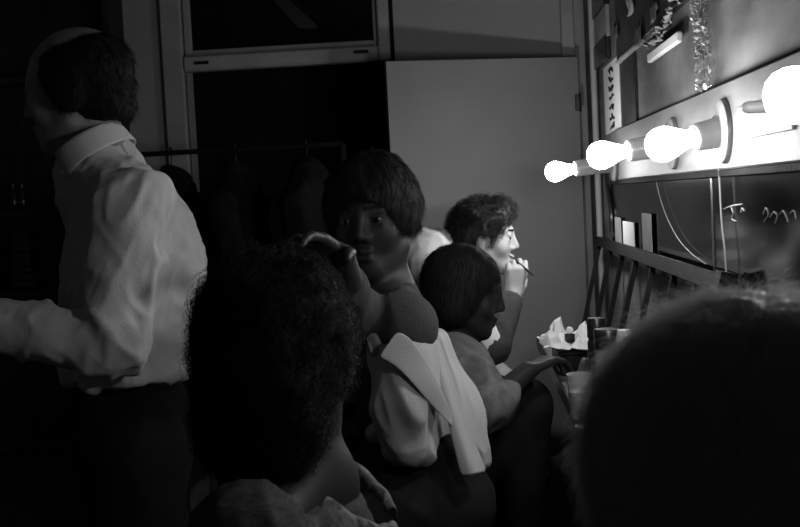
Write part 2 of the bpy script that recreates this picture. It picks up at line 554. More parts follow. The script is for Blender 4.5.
def strands(V, N, count, length, rad, dirf, curl=0.0, grav=0.3, seg=5, lenvar=.5, curlr=0.004):
    idx = RNG.randint(0, len(V), count); p = V[idx].copy(); n = N[idx]
    d = dirf(p, n); d /= np.linalg.norm(d, axis=1, keepdims=True) + 1e-9
    L = length * (1 - lenvar * RNG.rand(count)); out = [p.copy()]
    a0 = RNG.rand(count) * 6.28; fr = curl * (0.7 + .6 * RNG.rand(count))
    e1 = np.cross(d, n); e1 /= np.linalg.norm(e1, axis=1, keepdims=True) + 1e-9; e2 = np.cross(d, e1)
    base = p.copy()
    for k in range(1, seg + 1):
        base = base + d * (L / seg)[:, None]
        d = d + A3(0, 0, -grav / seg); d /= np.linalg.norm(d, axis=1, keepdims=True)
        ang = a0 + fr * k
        q = base + (e1 * np.cos(ang)[:, None] + e2 * np.sin(ang)[:, None]) * (curlr * min(1, k / 2.0) if curl else 0)
        out.append(q.copy())
    pts = np.stack(out, 1)                       # count, seg+1, 3
    side1 = e1; side2 = n
    VV = []; 
    tri = [(1, 0), (-.5, .87), (-.5, -.87)]
    for k in range(seg + 1):
        r = rad * (1 - .75 * k / seg)
        for (cx, cy) in tri: VV.append(pts[:, k] + side1 * (cx * r) + side2 * (cy * r))
    VV = np.stack(VV, 1).reshape(-1, 3); m = (seg + 1) * 3
    f = []
    for k in range(seg):
        for i in range(3):
            j = (i + 1) % 3; f.append((k * 3 + i, k * 3 + j, (k + 1) * 3 + j, (k + 1) * 3 + i))
    f = np.array(f); FF = (np.arange(count)[:, None, None] * m + f[None]).reshape(-1, 4)
    return VV, FF


def hair_obj(name, F, H, m, parent, lump=(0, 30), count=3000, length=.03, rad=.0006, lift=.25, curl=0, grav=.3,
             curlr=.004, whirl=(-.02, 0, .12), lenvar=.5, smooth=1):
    V, Q = F.build(smooth); N = normals(V, Q)
    if lump[0]:
        d = (noise((V - H.c) * lump[1]) - .5) * 2 * lump[0] + (noise((V - H.c) * lump[1] * 2.3 + 9) - .5) * lump[0]
        V = V + N * d[:, None]; N = normals(V, Q)
    crown = H.p(*whirl)
    def dirf(p, n):
        t = p - crown; t = t - n * np.sum(t * n, 1, keepdims=True); t /= np.linalg.norm(t, axis=1, keepdims=True) + 1e-6
        return t + n * lift * (0.3 + RNG.rand(len(p), 1) * 1.2) + RNG.randn(len(p), 3) * .22
    sv, sf = strands(V, N, count, length, rad, dirf, curl, grav, lenvar=lenvar, curlr=curlr)
    VV = np.concatenate([V, sv]); FF = np.concatenate([Q, sf + len(V)])
    return mesh_obj(name, VV, FF, m, parent)


def eye_parts(H, parent):
    for s in (1, -1):
        c = H.p(.0795, s * .033, .003); g = MB(); fwd = nrm(H.f * 1 + H.l * .05 * s)
        r = .0138 * H.s; prof = [(r * math.sin(a), -r * math.cos(a)) for a in np.linspace(.001, math.pi - .001, 13)]
        g.lathe(prof, c, fwd, 18, cap=False)
        o = mesh_obj('eye', g.V, g.F, [M['eye_white'], M['iris']], parent)
        for pl in o.data.polygons:
            if (np.array(pl.center) + WORLD[parent.name] - c).dot(fwd) > r * .82: pl.material_index = 1
        l = Field(.0025); q = H.s                                 # brow hair
        l.cone(H.p(.099, s * .014, .027), H.p(.084, s * .05, .03), .0042 * q, .003 * q, .004)
        V, Q = l.build(1); mesh_obj('eyebrow', V, Q, M['hair_black'], parent)


def collar(name, parent, m, c, ax, fwd, r, h, drop=.04, flare=.014, gap=35, tip=.02, ripple=0.0, thick=.003, rl=None):
    """a folded shirt collar round a neck: c centre, ax neck axis, fwd towards the throat"""
    ax = nrm(ax); fwd = nrm(np.array(fwd) - ax * np.dot(fwd, ax)); l = np.cross(ax, fwd)
    rows = []
    prof = [(.0, -.25 * h), (-.002, .5 * h), (.0, .95 * h), (.004, h), (.008, .9 * h)]
    K = 28
    def pt(i, dr, dz, dt):
        a = math.radians(gap + (360 - 2 * gap) * i / (K - 1))
        front = max(0, math.cos(a)) ** 2
        rp = ripple * math.sin(a * 11)
        rr = (rl or r) if True else r
        return np.array(c) + fwd * (math.cos(a) * (r + dr + rp)) + l * (math.sin(a) * (rr + dr + rp)) + ax * (dz - dt * front + ripple * .6 * math.cos(a * 11))
    for (dr, dz) in prof: rows.append([pt(i, dr, dz, 0) for i in range(K)])
    for k in (.35, .7, 1.0):
        rows.append([pt(i, .008 + flare * k, .9 * h - drop * k, tip * k) for i in range(K)])
    return sheet(name, rows, thick, m, parent, sub=1)


def finish(parent, J, H, skin, res=.005, fem=False):
    V, Q = body(J, H, res, fem); return mesh_obj('body', V, Q, skin, parent)


# ================================================================== THE SETTING
def box(name, lo, hi, m, parent=None, bev=0.0):
    return MB().box(lo, hi, bev).build(name, m, parent)


struct(box('floor', (-2.8, -1.3, -.05), (1.0, 6.0, 0), M['floor']))
struct(box('ceiling', (-2.8, -1.3, 2.75), (1.0, 6.0, 2.8), M['ceiling']))
struct(box('wall_right', (WX, -1.3, 0), (WX + .12, BY, 2.75), M['wall_r']))
struct(box('wall_left', (-2.72, -1.3, 0), (-2.6, BY, 2.75), M['wall_b']))
XL, XR = P(187, 100, BY)[0], P(391, 60, BY)[0]        # dark opening
ZH0 = P(290, 66.5, BY)[2]; ZH1 = P(290, 51, BY)[2]      # underside / top of the crossbar
ZT = 2.35
g = MB(); g.box((-2.6, BY, 0), (XL, BY + .12, 2.75)); g.box((XR, BY, 0), (WX + .12, BY + .12, 2.75)); g.box((XL, BY, ZT), (XR, BY + .12, 2.75))
struct(g.build('wall_back', M['wall_b']))
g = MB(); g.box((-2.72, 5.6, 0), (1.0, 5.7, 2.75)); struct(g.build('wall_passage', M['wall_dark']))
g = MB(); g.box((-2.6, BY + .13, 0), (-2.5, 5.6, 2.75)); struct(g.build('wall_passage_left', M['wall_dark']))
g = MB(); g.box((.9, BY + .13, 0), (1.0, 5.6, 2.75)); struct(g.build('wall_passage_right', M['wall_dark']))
# casing round the opening, with its crossbar, and the transom window above it
XJ = P(166, 100, BY)[0]
g = MB(); g.box((XJ, BY - .03, 0), (XL, BY + .02, ZT + .09), .006); struct(g.build('trim_1', M['trim']))
g = MB(); g.box((XR - .045, BY - .03, ZH0), (XR, BY + .02, ZT + .09), .006); struct(g.build('trim_2', M['trim']))
g = MB(); g.box((XR + .0005, BY - .006, ZH0 - .05), (XR + .016, BY - .0005, 2.74)); struct(g.build('dark_gap_strip', M['blackcloth']))  # thin black strip standing in for the dark gap beside the jamb
w = bpy.data.objects.new('window_1', None); C.objects.link(w); w.location = (XL, BY, ZH0); WORLD[w.name] = A3(XL, BY, ZH0); w['kind'] = 'structure'
g = MB(); g.box((XL, BY - .035, ZH0), (XR - .046, BY + .03, ZH1), .008); g.build('crossbar', M['trim'], w)
g = MB(); g.box((XL, BY + .005, ZH1), (XL + .03, BY + .045, ZT), .004); g.box((XR - .064, BY + .005, ZH1), (XR - .046, BY + .045, ZT), .004)
g.box((XL + .03, BY + .005, ZH1), (XR - .064, BY + .045, ZH1 + .025), .004); g.build('sash', M['trim'], w)
g = MB(); g.box((XL + .03, BY + .02, ZH1 + .025), (XR - .064, BY + .026, ZT)); g.build('pane', M['glass_dark'], w)
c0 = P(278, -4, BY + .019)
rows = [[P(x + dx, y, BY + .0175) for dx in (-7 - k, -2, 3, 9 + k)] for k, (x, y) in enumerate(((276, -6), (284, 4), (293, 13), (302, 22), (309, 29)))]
sheet('painted_reflection', rows, .001, M['wall_dark'], w, 1)  # paler sheet on the pane, painting in a reflected streak of light
for px in (204, 362):
    c = P(px, 64 - (px - 204) * .07, BY); g = MB(); g.box((c[0] - .028, BY - .043, c[2] - .006), (c[0] + .028, BY - .0345, c[2] + .006), .002); g.build('latch', M['black'], w)
# far right corner post and pale pipe
g = MB(); g.box((P(561, 30, BY - .03)[0], BY - .035, 1.9), (P(574, 30, BY - .03)[0], BY - .001, 2.75), .004); struct(g.build('trim_3', M['trim']))
g = MB(); c = PX(593, 60, WX - .02); g.tube([(WX - .02, c[1], .93), (WX - .02, c[1], 2.74)], .011, 10); struct(g.build('trim_4', M['trim'], None, True))
# the grey door leaf, ajar in front of the wall
hx = P(577, 100, 4.2); dl = P(385, 64, 4.0)
ztop = P(470, 60.5, 4.1)[2]
d = bpy.data.objects.new('door_1', None); C.objects.link(d); d.location = (hx[0], 4.2, 0); WORLD[d.name] = A3(hx[0], 4.2, 0); d['kind'] = 'structure'
u = nrm(A3(dl[0] - hx[0], 4.0 - 4.2, 0)); v = A3(-u[1], u[0], 0); Ld = np.linalg.norm((dl - hx)[:2])
def slab(o, u, v, l0, l1, t0, t1, z0, z1):
    V = []
    for l_ in (l0, l1):
        for t in (t0, t1):
            for z in (z0, z1): V.append(np.array(o) + u * l_ + v * t + A3(0, 0, z))
    return V, [(0, 1, 3, 2), (4, 6, 7, 5), (0, 4, 5, 1), (2, 3, 7, 6), (0, 2, 6, 4), (1, 5, 7, 3)]
g = MB(); g.add(*slab((hx[0], 4.2, 0), u, v, 0, Ld, -.018, .018, .012, ztop)); g.build('door_panel', M['door'], d)
for zz in (P(577, 103, 4.2)[2], .35):
    g = MB(); g.lathe([(.006, -.034), (.006, .034)], (hx[0] + .008, 4.186, zz), n=10); g.box((hx[0] - .01, 4.172, zz - .03), (hx[0] + .008, 4.18, zz + .03), .002); g.build('hinge', M['black'], d)
g = MB(); c = A3(hx[0], 4.2, 1.0) + u * (Ld - .06) + v * .018
s_ = -1 if v[1] > 0 else 1
c = A3(hx[0], 4.2, 1.0) + u * (Ld - .06) + v * (.018 * s_); g.lathe([(.02, 0), (.02, .006), (.009, .01), (.009, .03), (.024, .036), (.026, .05), (.016, .062)], c, v * s_, 16); g.build('door_knob', M['chrome'], d, True)

# ================================================================== LIGHTS ON THE BOARD
zb0, zb1 = ZC + .022, ZC + .172
y0, y1 = 1.0, 3.5
bd = thing('light_board', 'long pale painted board fixed along the right wall carrying the bare bulbs', 'board', (WX - .01, 2.2, zb0))
g = MB(); g.box((WX - .022, y0, zb0), (WX - .0005, y1, zb1), .003); g.build('plank', M['board'], bd)
for yy in (1.6, 2.75):
    g = MB(); g.box((WX - .0255, yy - .03, zb0 + .045), (WX - .0215, yy + .28, zb0 + .1), .001); g.build('patch_plate', M['board'], bd)
YB = [1.22, 1.95, 2.42, 3.36]
TXT = ['largest bare lit bulb, nearest, at the right edge', 'second nearest lit bulb, over the dark mirror beside the big round lamp holder',
       'third lit bulb, between the near bulbs and the smallest far one', 'smallest and farthest lit bulb, beside the grey door']
TXS = ['porcelain lamp holder at the right edge carrying the nearest bulb', 'wide porcelain lamp holder seen edge on, behind the second nearest bulb',
       'porcelain lamp holder on the board behind the third bulb', 'farthest porcelain lamp holder, at the far end of the board']
TIP = [P(795, 95, 1.22), P(664, 144, 1.95), P(602, 155, 2.42), P(556, 171.5, 3.36)]
for i, yb in enumerate(YB):
    ctr = TIP[i]
    a = np.array((WX - .022, yb + (.03 if i else .0), ctr[2] + (.018 if i else 0)))          # where the holder sits
    ax = nrm(ctr - a); wall_n = A3(-1, 0, 0)
    h = thing('bulb_socket', TXS[i], 'lamp holder', a, 'porcelain lamp holders on the board')
    g = MB(); g.lathe([(.056, 0), (.057, .004), (.055, .009), (.048, .013), (.02, .015)], a, wall_n, 36); g.build('rosette', M['porcelain'], h, True)
    Lc = np.linalg.norm(ctr - a) - .068
    b0 = a + ax * (.0135 / ax.dot(wall_n))
    g = MB(); g.lathe([(.03, 0), (.027, .004), (.024, max(Lc - .012, .006)), (.0215, max(Lc - .004, .012)), (.0185, max(Lc - .004, .012)), (.0168, max(Lc - .006, .011)), (.0165, max(Lc - .032, .004)), (.001, max(Lc - .033, .003))], b0, ax, 28); g.build('cup', M['porcelain'], h, True)
    b = thing('light_bulb', TXT[i], 'light bulb', ctr, 'bare bulbs along the pale board')
    prof = [(.0135, -.056), (.0145, -.047), (.017, -.038), (.022, -.026), (.028, -.012), (.0305, .0), (.029, .012), (.0245, .021), (.017, .028), (.008, .0315), (.001, .0325)]
    g = MB(); g.lathe(prof, ctr, ax, 20, cap=False); g.build('glass_globe', M['bulb'], b).data.polygons.foreach_set('use_smooth', [True] * (len(prof) - 1) * 20)
    g = MB(); pr = [(.0165, -.056), (.0125, -.0565)]
    for k in range(5): pr += [(.0135, -.058 - k * .0045), (.0122, -.060 - k * .0045)]
    g.lathe(pr, ctr, ax, 20); g.build('screw_base', M['brass'], b, True)
# short bare peg
g = MB(); c = PX(774, 106, WX - .022); g.lathe([(.009, 0), (.009, .036), (.0075, .043), (.004, .046)], (WX - .022, c[1], c[2]), (-1, 0, 0), 16)
tag(g.build('wall_peg', M['cream'], None, True), 'short pale peg sticking out of the board left of the nearest bulb', 'peg')

# mirror below the board
zm0 = ZC - .22
mr = thing('wall_mirror', 'long dark glossy mirror on the right wall under the bulb board', 'mirror', (WX, 2.2, zm0))
ym0 = PX(613, 200, WX)[1]
g = MB(); g.box((WX - .008, 1.0, zm0), (WX - .0005, ym0, zb0 - .0125), .001); g.build('mirror_pane', M['mirror'], mr)
g = MB(); g.box((WX - .021, 1.0, zb0 - .012), (WX - .0005, ym0, zb0 - .001), .001); g.build('top_rail', M['blackcloth'], mr)  # matte black strip imitating the shadow gap under the board
yy = PX(716, 180, WX)[1]
g = MB(); g.box((WX - .0095, yy - .008, zm0), (WX - .0075, yy + .008, zb0 - .0135)); g.build('joint_strip', M['black'], mr)
# chalky scrawl on the mirror
g = MB()
def scrawl(g, pts, X, r=.0012): g.tube(spline([PX(a, b, X) for a, b in pts], 6), r, 5)
scrawl(g, [(724, 209), (731, 206), (742, 204)], WX - .009)
scrawl(g, [(731, 207), (733, 213), (732, 219), (736, 221)], WX - .009)
scrawl(g, [(741, 212), (742, 208), (744, 211)], WX - .009)
g.build('chalk_scrawl', M['paper2'], mr, True); g = MB()
for q in ([(763, 214), (766, 208), (768, 215), (764, 222)], [(770, 217), (774, 212), (777, 216), (775, 223)], [(780, 214), (783, 211), (786, 216), (788, 222)], [(790, 213), (794, 211), (796, 219)]):
    scrawl(g, q, WX - .009)
g.build('chalk_scrawl', M['paper2'], mr, True)

# ================================================================== THINGS ON THE RIGHT WALL
def wall_sheet(px0, px1, z0, z1, off, th=.003):
    ya = PX(px1, 100, WX - off)[1]; yb = PX(px0, 100, WX - off)[1]
    return (WX - off - th, ya, ZC + z0), (WX - off, yb, ZC + z1)
p_ = thing('framed_picture', 'narrow picture with black bars above and below, far corner of the wall', 'picture', (WX - .01, 3.95, ZC + .455))
lo, hi = wall_sheet(597, 613, .475, .575, .001, .012); g = MB(); g.box(lo, hi, .001); g.build('picture_panel', M['paper2'], p_)
for z0, z1 in ((.405, .475), (.575, .64)):
    g = MB(); g.box((lo[0] - .006, lo[1], ZC + z0), (hi[0], hi[1], ZC + z1), .003); g.build('frame_bar', M['black'], p_)
n_ = thing('handwritten_sheet', 'white paper strip with black handwriting pinned near the far corner', 'paper', (WX, 3.6, ZC + .2))
lo, hi = wall_sheet(605, 621, .15, .395, .001, .002); lo = (lo[0], lo[1], zb1 + .004); g = MB(); g.box(lo, hi); g.build('sheet', M['paper'], n_)
g = MB(); yc = (lo[1] + hi[1]) / 2
for k in range(7):
    zc_ = lo[2] + .02 + k * .029; pts = []
    for j in range(9):
        pts.append((lo[0] - .001, yc + .05 - j * .012 + random.uniform(-.006, .006), zc_ + random.uniform(-.011, .011)))
    g.tube(spline(pts, 4), .0028, 5)
g.build('handwriting', M['ink'], n_, True)
ya, yb = PX(693, 30, WX)[1], PX(621, 66, WX)[1]
cp = thing('dark_poster', 'large dark mottled poster high on the right wall above the bulbs', 'poster', (WX, 2.9, ZC + .37))
g = MB(); g.box((WX - .012, ya, ZC + .375), (WX - .0005, yb, ZC + .95), .001); g.build('poster_panel', M['collage'], cp)
for (x, y, r_) in ((632, 4, .035), (618, 30, .03), (640, 34, .045), (655, 12, .04)):
    c = PX(x, y, WX - .013); rw = [[c + A3(-.002 - random.random() * .006, (j - 1.5) * r_ * .8 + random.uniform(-.008, .008), (i - 1.5) * r_ * .4 + random.uniform(-.008, .008)) for j in range(4)] for i in range(4)]
    sheet('paper_scrap', rw, .001, M['paper2'] if x == 632 else M['stool'], cp, 0)
ymid = PX(646, 48, WX)[1]
g = MB(); g.box((WX - .016, ymid, ZC + .366), (WX - .0005, yb, ZC + .3745), .001); g.build('bottom_edge', M['paper2'], cp)
g = MB(); ya2, yb2 = PX(638, 100, WX)[1], PX(624, 100, WX)[1]; g.box((WX - .007, ya2, zb1 + .004), (WX - .0005, yb2, ZC + .36), .001)
tag(g.build('narrow_poster', M['collage']), 'narrow dark poster between the handwritten strip and bare wall', 'poster')
a, b = PX(652, 57, WX - .014), PX(682, 37, WX - .014)
g = MB(); g.box((WX - .026, b[1], (a[2] + b[2]) / 2 - .012), (WX - .0125, a[1], (a[2] + b[2]) / 2 + .01), .003)
tag(g.build('white_batten', M['paper']), 'short bright white strip fixed level under the dark poster', 'rail')  # plain white batten on the wall
# crumpled paper streamer
pts = spline([PX(x, y, WX - .03) for x, y in ((677, -14), (674, 2), (670, 13), (665, 25), (658, 35), (651, 42), (645, 46))], 6)
rows = []
for k, p in enumerate(pts):
    wdt = .028 + .012 * math.sin(k * 1.3)
    rows.append([p + A3(random.uniform(-.012, .012), (j - 2) / 2 * wdt * 1.6, (j - 2) / 2 * wdt * .35 + random.uniform(-.006, .006)) for j in range(5)])
tag(sheet('paper_streamer', rows, .0015, M['paper2'], None, 2), 'crumpled pale paper streamer hanging over the dark poster', 'streamer')
# tinsel garland: hanging strip of small foil leaves on a cord
yg = PX(701, 50, WX - .022)[1]
gl = thing('tinsel_garland', 'sparkling tinsel garland hanging straight down the right wall', 'garland', (WX - .02, yg, ZC + .2))
g = MB(); g.tube([(WX - .02, yg, ZC + .18 + k * .1) for k in range(8)], .003, 6); g.build('cord', M['cord'], gl, True)
VV, FF = [], []
for k in range(900):
    z = ZC + .175 + random.random() * .68; a = random.random() * 6.28; r = .003 + .0045 * random.random()
    c = A3(WX - .022 + .012 * math.cos(a), yg + .03 * math.sin(a) * random.random() + .012 * math.sin(z * 22), z)
    e1 = nrm(RNG.randn(3)) * r; e2 = nrm(np.cross(e1, RNG.randn(3))) * r * .5
    b_ = len(VV); nn = nrm(np.cross(e1, e2)) * .0006
    for s1 in (nn, -nn): VV += [c - e1 + s1, c + e2 + s1, c + e1 + s1, c - e2 + s1]
    FF += [(b_, b_ + 1, b_ + 2, b_ + 3), (b_ + 7, b_ + 6, b_ + 5, b_ + 4)] + [(b_ + q, b_ + 4 + q, b_ + 4 + (q + 1) % 4, b_ + (q + 1) % 4) for q in range(4)]
lv = mesh_obj('tinsel', np.array(VV), FF, M['foil'], gl, False); lv['kind'] = 'stuff'
# cords hanging over the mirror
c0 = PX(718, 128, WX - .03)
g = MB(); g.tube(spline([c0] + [PX(x, y, WX - .02) for x, y in ((718, 150), (720, 190), (722, 225), (725, 252), (727, 290), (727, 320))], 6), .0019, 7)
tag(g.build('hanging_cord', M['cord'], None, True), 'thin pale cord hanging straight down in front of the mirror', 'cord')
g = MB(); g.tube(spline([PX(x, y, WX - .016) for x, y in ((653, 163), (657, 185), (662, 204), (669, 222), (679, 240), (692, 254), (706, 264))], 6), .0011, 6)
tag(g.build('slack_cord', M['paper2'], None, True), 'faint thin cord curving down the mirror toward the slatted rack', 'cord')
g = MB(); g.tube(spline([PX(x, y, WX - .014) for x, y in ((606, 172), (608, 190), (611, 210), (612, 232))], 6), .007, 7)
tag(g.build('black_strap', M['black'], None, True), 'short black strap hanging at the far edge of the mirror', 'strap')

# ================================================================== COUNTER ALONG THE WALL
ZT_ = ZC - .5
ct = thing('counter_shelf', 'narrow grey counter shelf running along the right wall under the mirror', 'counter', (WX, 2.4, 0))
g = MB(); g.box((.226, 1.2, ZT_ - .03), (WX - .0005, 3.82, ZT_), .004); g.build('counter_top', M['counter'], ct)
g = MB(); g.box((.2215, 1.2, ZT_ - .034), (.2258, 3.82, ZT_ + .004), .001); g.build('front_edge', M['black'], ct)
for yy in (1.35, 2.5, 3.65):
    V = [(x, y, z) for y in (yy - .012, yy + .012) for (x, z) in ((WX - .001, ZT_ - .031), (.27, ZT_ - .031), (WX - .001, ZT_ - .28))]
    g = MB(); g.add(V, [(0, 1, 2), (5, 4, 3), (0, 3, 4, 1), (1, 4, 5, 2), (2, 5, 3, 0)]); g.build('bracket', M['darkwood'], ct)
# slatted rack leaning on the wall, standing on the counter
ra, rb = PX(601, 244, WX - .035), PX(721, 271, WX - .035)
zr = (ra[2] + rb[2]) / 2
rk = thing('slatted_rack', 'dark wooden slatted rack leaning against the wall at the back of the counter', 'rack', (WX - .1, 2.6, ZT_))
def lean(t, y, off=0.0):
    b0 = A3(.375, y, ZT_ + .004); t0 = A3(WX - .028, y, zr); dn = nrm(A3(-(t0[2] - b0[2]), 0, t0[0] - b0[0]))
    return b0 + (t0 - b0) * t + dn * off
def leanbar(g, ya, yb, t0, t1, o0, o1):
    V = [lean(t, y, o) for y in (ya, yb) for t in (t0, t1) for o in (o0, o1)]
    return g.add(V, [(0, 1, 3, 2), (4, 6, 7, 5), (0, 4, 5, 1), (2, 3, 7, 6), (0, 2, 6, 4), (1, 5, 7, 3)])
g = leanbar(MB(), rb[1], 3.78, .93, 1.02, -.004, .018); g.build('top_rail', M['darkwood'], rk)
g = leanbar(MB(), rb[1], 3.78, .0, .07, -.004, .018); g.build('bottom_rail', M['darkwood'], rk)
g = leanbar(MB(), rb[1] - .045, rb[1] + .0, .0, 1.04, -.006, .02); g.build('end_post', M['darkwood'], rk)
for px in (602.5, 614, 626, 639.5, 657, 679, 702):
    y = PX(px, 252 + (px - 602) * .22, WX - .03)[1]
    wd = .006 if px != 639.5 else .013
    g = leanbar(MB(), y - wd, y + wd, .06, .94, .0, .013); g.build('slat', M['darkwood'], rk)
# plain pale cards, without pictures, standing behind the rack's rail
for (x0, x1, ytop, m_, lab) in ((622, 633, 221, 'paper', 'bright white card tucked upright behind the rack rail'), (641, 650, 213, 'paper2', 'taller grey card tucked behind the rack rail, right of the white one'),
                                (614, 620, 217, 'paper2', 'pale narrow card at the far end of the rack rail')):
    a, b = PX(x0, ytop, WX - .018), PX(x1, ytop + 2, WX - .018)
    g = MB(); g.box((WX - .0165, b[1], zr - .02), (WX - .0145, a[1], a[2]), .0005); tag(g.build('tucked_card', M[m_]), lab, 'card', 'cards behind the rack rail')

# ------------------------------------------------------------------ things on the counter
def onc(px, Y): p = P(px, 380, Y); return A3(p[0], Y, ZT_ + .0005)
# dark make-up case with tissue on it
mc = thing('makeup_case', 'open black make-up case at the counter edge under the crumpled tissue', 'case', (.29, 3.03, ZT_))
g = MB(); g.box((.232, 2.98, ZT_ + .0005), (.335, 3.24, ZT_ + .055), .006); g.build('case_body', M['black'], mc)
g = MB(); g.box((.23, 2.98, ZT_ + .056), (.335, 3.24, ZT_ + .068), .003); g.build('case_lid', M['black'], mc)
g = MB(); g.box((.2275, 3.06, ZT_ + .048), (.2298, 3.1, ZT_ + .064), .001); g.build('clasp', M['chrome'], mc)
ZP = ZT_ + .0685
cx, cy = .275, 3.1; rows = []
rt = random.Random(5)
for i in range(9):
    row = []
    for j in range(13):
        u_, v_ = j / 12.0, i / 8.0
        x = .188 + .163 * u_ + rt.uniform(-.006, .006); y = 2.96 + .27 * v_ + rt.uniform(-.01, .01)
        e = min(1, 6 * min(u_, 1 - u_, v_, 1 - v_) + .25)
        h = .006 + rt.uniform(.0, .026) * e
        h += .05 * math.exp(-((u_ - .38) ** 2 / .012 + (v_ - .85) ** 2 / .05)) + .038 * math.exp(-((u_ - .8) ** 2 / .02 + (v_ - .6) ** 2 / .08)) + .022 * math.exp(-((u_ - .12) ** 2 / .02 + (v_ - .4) ** 2 / .1))
        h *= 1 - .85 * math.exp(-((u_ - .5) ** 2 / .02 + (v_ - .38) ** 2 / .03))
        row.append(A3(x, y, ZP + max(h, .004)))
    rows.append(row)
o = tag(sheet('crumpled_tissue', rows, .0012, M['tissue'], None, 0), 'crumpled white tissue paper opened like a nest at the far end of the counter', 'tissue'); o.data.polygons.foreach_set('use_smooth', [False] * len(o.data.polygons))
pt_ = thing('cream_pot', 'small black pot nestled inside the crumpled tissue', 'pot', (cx, cy, ZP))
g = MB(); g.lathe([(.012, .0105), (.0145, .014), (.0145, .03), (.0155, .033), (.013, .033), (.012, .026)], (cx - .004, cy - .02, ZP), n=20); g.build('pot_body', M['black'], pt_, True)
F = Field(.003); F.ball((cx - .008, cy - .024, ZP + .041), .0075, .01).ball((cx - .0, cy - .02, ZP + .043), .007, .01).ball((cx - .005, cy - .017, ZP + .047), .006, .01)
V, Q = F.build(1); tag(mesh_obj('cotton_ball', V, Q, M['tissue']), 'white cotton ball sitting on the small black pot', 'cotton')
# bottles and jars
def lathe_thing(name, lab, cat, c, parts, group=None):
    t = thing(name, lab, cat, c, group)
    for nm, prof, m_ in parts:
        g = MB(); g.lathe(prof, c, n=28); g.build(nm, M[m_], t, True)
    return t
c = onc(598.5, 2.72); hb = P(598, 318, 2.72)[2] - ZT_
lathe_thing('makeup_bottle', 'tall slim black bottle with a black cap beside the white tissue', 'bottle', c,
            [('bottle_body', [(.02, 0), (.023, .004), (.023, hb * .68), (.019, hb * .74), (.014, hb * .76)], 'black'),
             ('cap', [(.0225, hb * .74), (.023, hb * .76), (.023, hb * .97), (.02, hb)], 'black')])
c = onc(609, 2.47); hb = P(609, 329, 2.47)[2] - ZT_
lathe_thing('glass_jar', 'clear glass jar with a flat black lid in front of the black bottle', 'jar', c,
            [('jar_body', [(.024, 0), (.028, .005), (.028, hb * .7), (.024, hb * .76), (.0235, hb * .8)], 'tumbler'),
             ('lid', [(.028, hb * .76), (.0295, hb * .78), (.0295, hb * .98), (.027, hb)], 'black')])
c = onc(626, 2.3); hb = P(626, 330, 2.3)[2] - ZT_
lathe_thing('cream_tube', 'pale cream tube standing at the right of the black-lidded jar', 'tube', c,
            [('tube_body', [(.018, .02), (.02, .03), (.02, hb * .8), (.014, hb)], 'cream'), ('tube_cap', [(.016, 0), (.017, .003), (.017, .019)], 'cream')])
c = onc(579.5, 2.42); hb = P(579, 374, 2.42)[2] - ZT_
lathe_thing('tumbler', 'frosted glass tumbler with a bright rim near the front edge of the counter', 'glass', c,
            [('tumbler_body', [(.021, 0), (.023, .004), (.028, hb - .004), (.0285, hb), (.0265, hb), (.021, .008), (.001, .007)], 'tumbler'), ('milky_water', [(.0195, .0085), (.0245, hb * .62), (.001, hb * .62)], 'cream')])
c = onc(583, 2.83)
rows = [[A3(c[0] + .012 + .03 * math.cos(a) * r, c[1] + .045 * math.sin(a) * r, ZT_ + .025 + .045 * max(0, math.sin(r * 2.6 + 1)) + .01 * math.sin(3 * a) * r) for a in np.linspace(0, 2 * math.pi, 18, endpoint=False)] for r in np.linspace(.12, 1, 6)]
tag(sheet('folded_cloth', rows, .004, M['paper2'], None, 2, True), 'rumpled grey cloth behind the tumbler and under the tissue', 'cloth')
c = onc(575, 2.29) + A3(.0165, 0, 0)
lathe_thing('powder_dish', 'little white dish at the near edge of the counter, lowest in view', 'dish', c, [('dish', [(.012, 0), (.016, .002), (.021, .011), (.0195, .011), (.013, .005), (.001, .0045)], 'cream')])
c = onc(572.5, 2.52) + A3(.004, 0, 0)
lathe_thing('lipstick_tube', 'tiny metal lipstick tube standing left of the tumbler', 'lipstick', c, [('case', [(.0075, 0), (.008, .002), (.008, .03)], 'chrome'), ('cap', [(.0072, .0305), (.0072, .044), (.004, .047)], 'cream')])

# ================================================================== LEFT SIDE, DARK FURNITURE
xs = P(113, 60, 4.13)[0]
bk = thing('bookcase', 'tall black open bookcase at the far left behind the standing man', 'bookcase', (-1.75, 4.2, 0))
zs = [.08, .55, .98, P(40, 211, 4.13)[2], 1.9, 2.3]
g = MB(); g.box((xs - .03, 4.12, 0), (xs, 4.29, 2.4), .002); g.build('side_panel', M['blackwood'], bk)
g = MB(); g.box((-2.45, 4.12, 0), (-2.42, 4.29, 2.4), .002); g.build('side_panel', M['blackwood'], bk)
g = MB(); g.box((-2.42, 4.275, 0), (xs - .03, 4.29, 2.4)); g.build('back_panel', M['blackwood'], bk)
zsl = P(38, 290, 4.13)[2]
for z in (.06, .55, zsl - .001, P(40, 209, 4.13)[2], 1.95, 2.38):
    g = MB(); g.box((-2.42, 4.13, z - .024), (xs - .03, 4.275, z), .001); g.build('shelf', M['blackwood'], bk)
c = P(26, 290, 4.19); c[2] = zsl; hv = P(26, 226, 4.19)[2] - zsl; pr = [(.05, 0)]
for k in range(9):
    z = hv * k / 9; r = .068 - .003 * k
    pr += [(r, z + hv * .02), (r + .005, z + hv * .055), (r, z + hv * .09)]
pr += [(.04, hv)]
lathe_thing('ribbed_pot', 'dark glazed pot with stacked ribs on the bookcase shelf', 'pot', c, [('pot_body', pr, 'darkglaze')])
zt = P(40, 209, 4.13)[2]
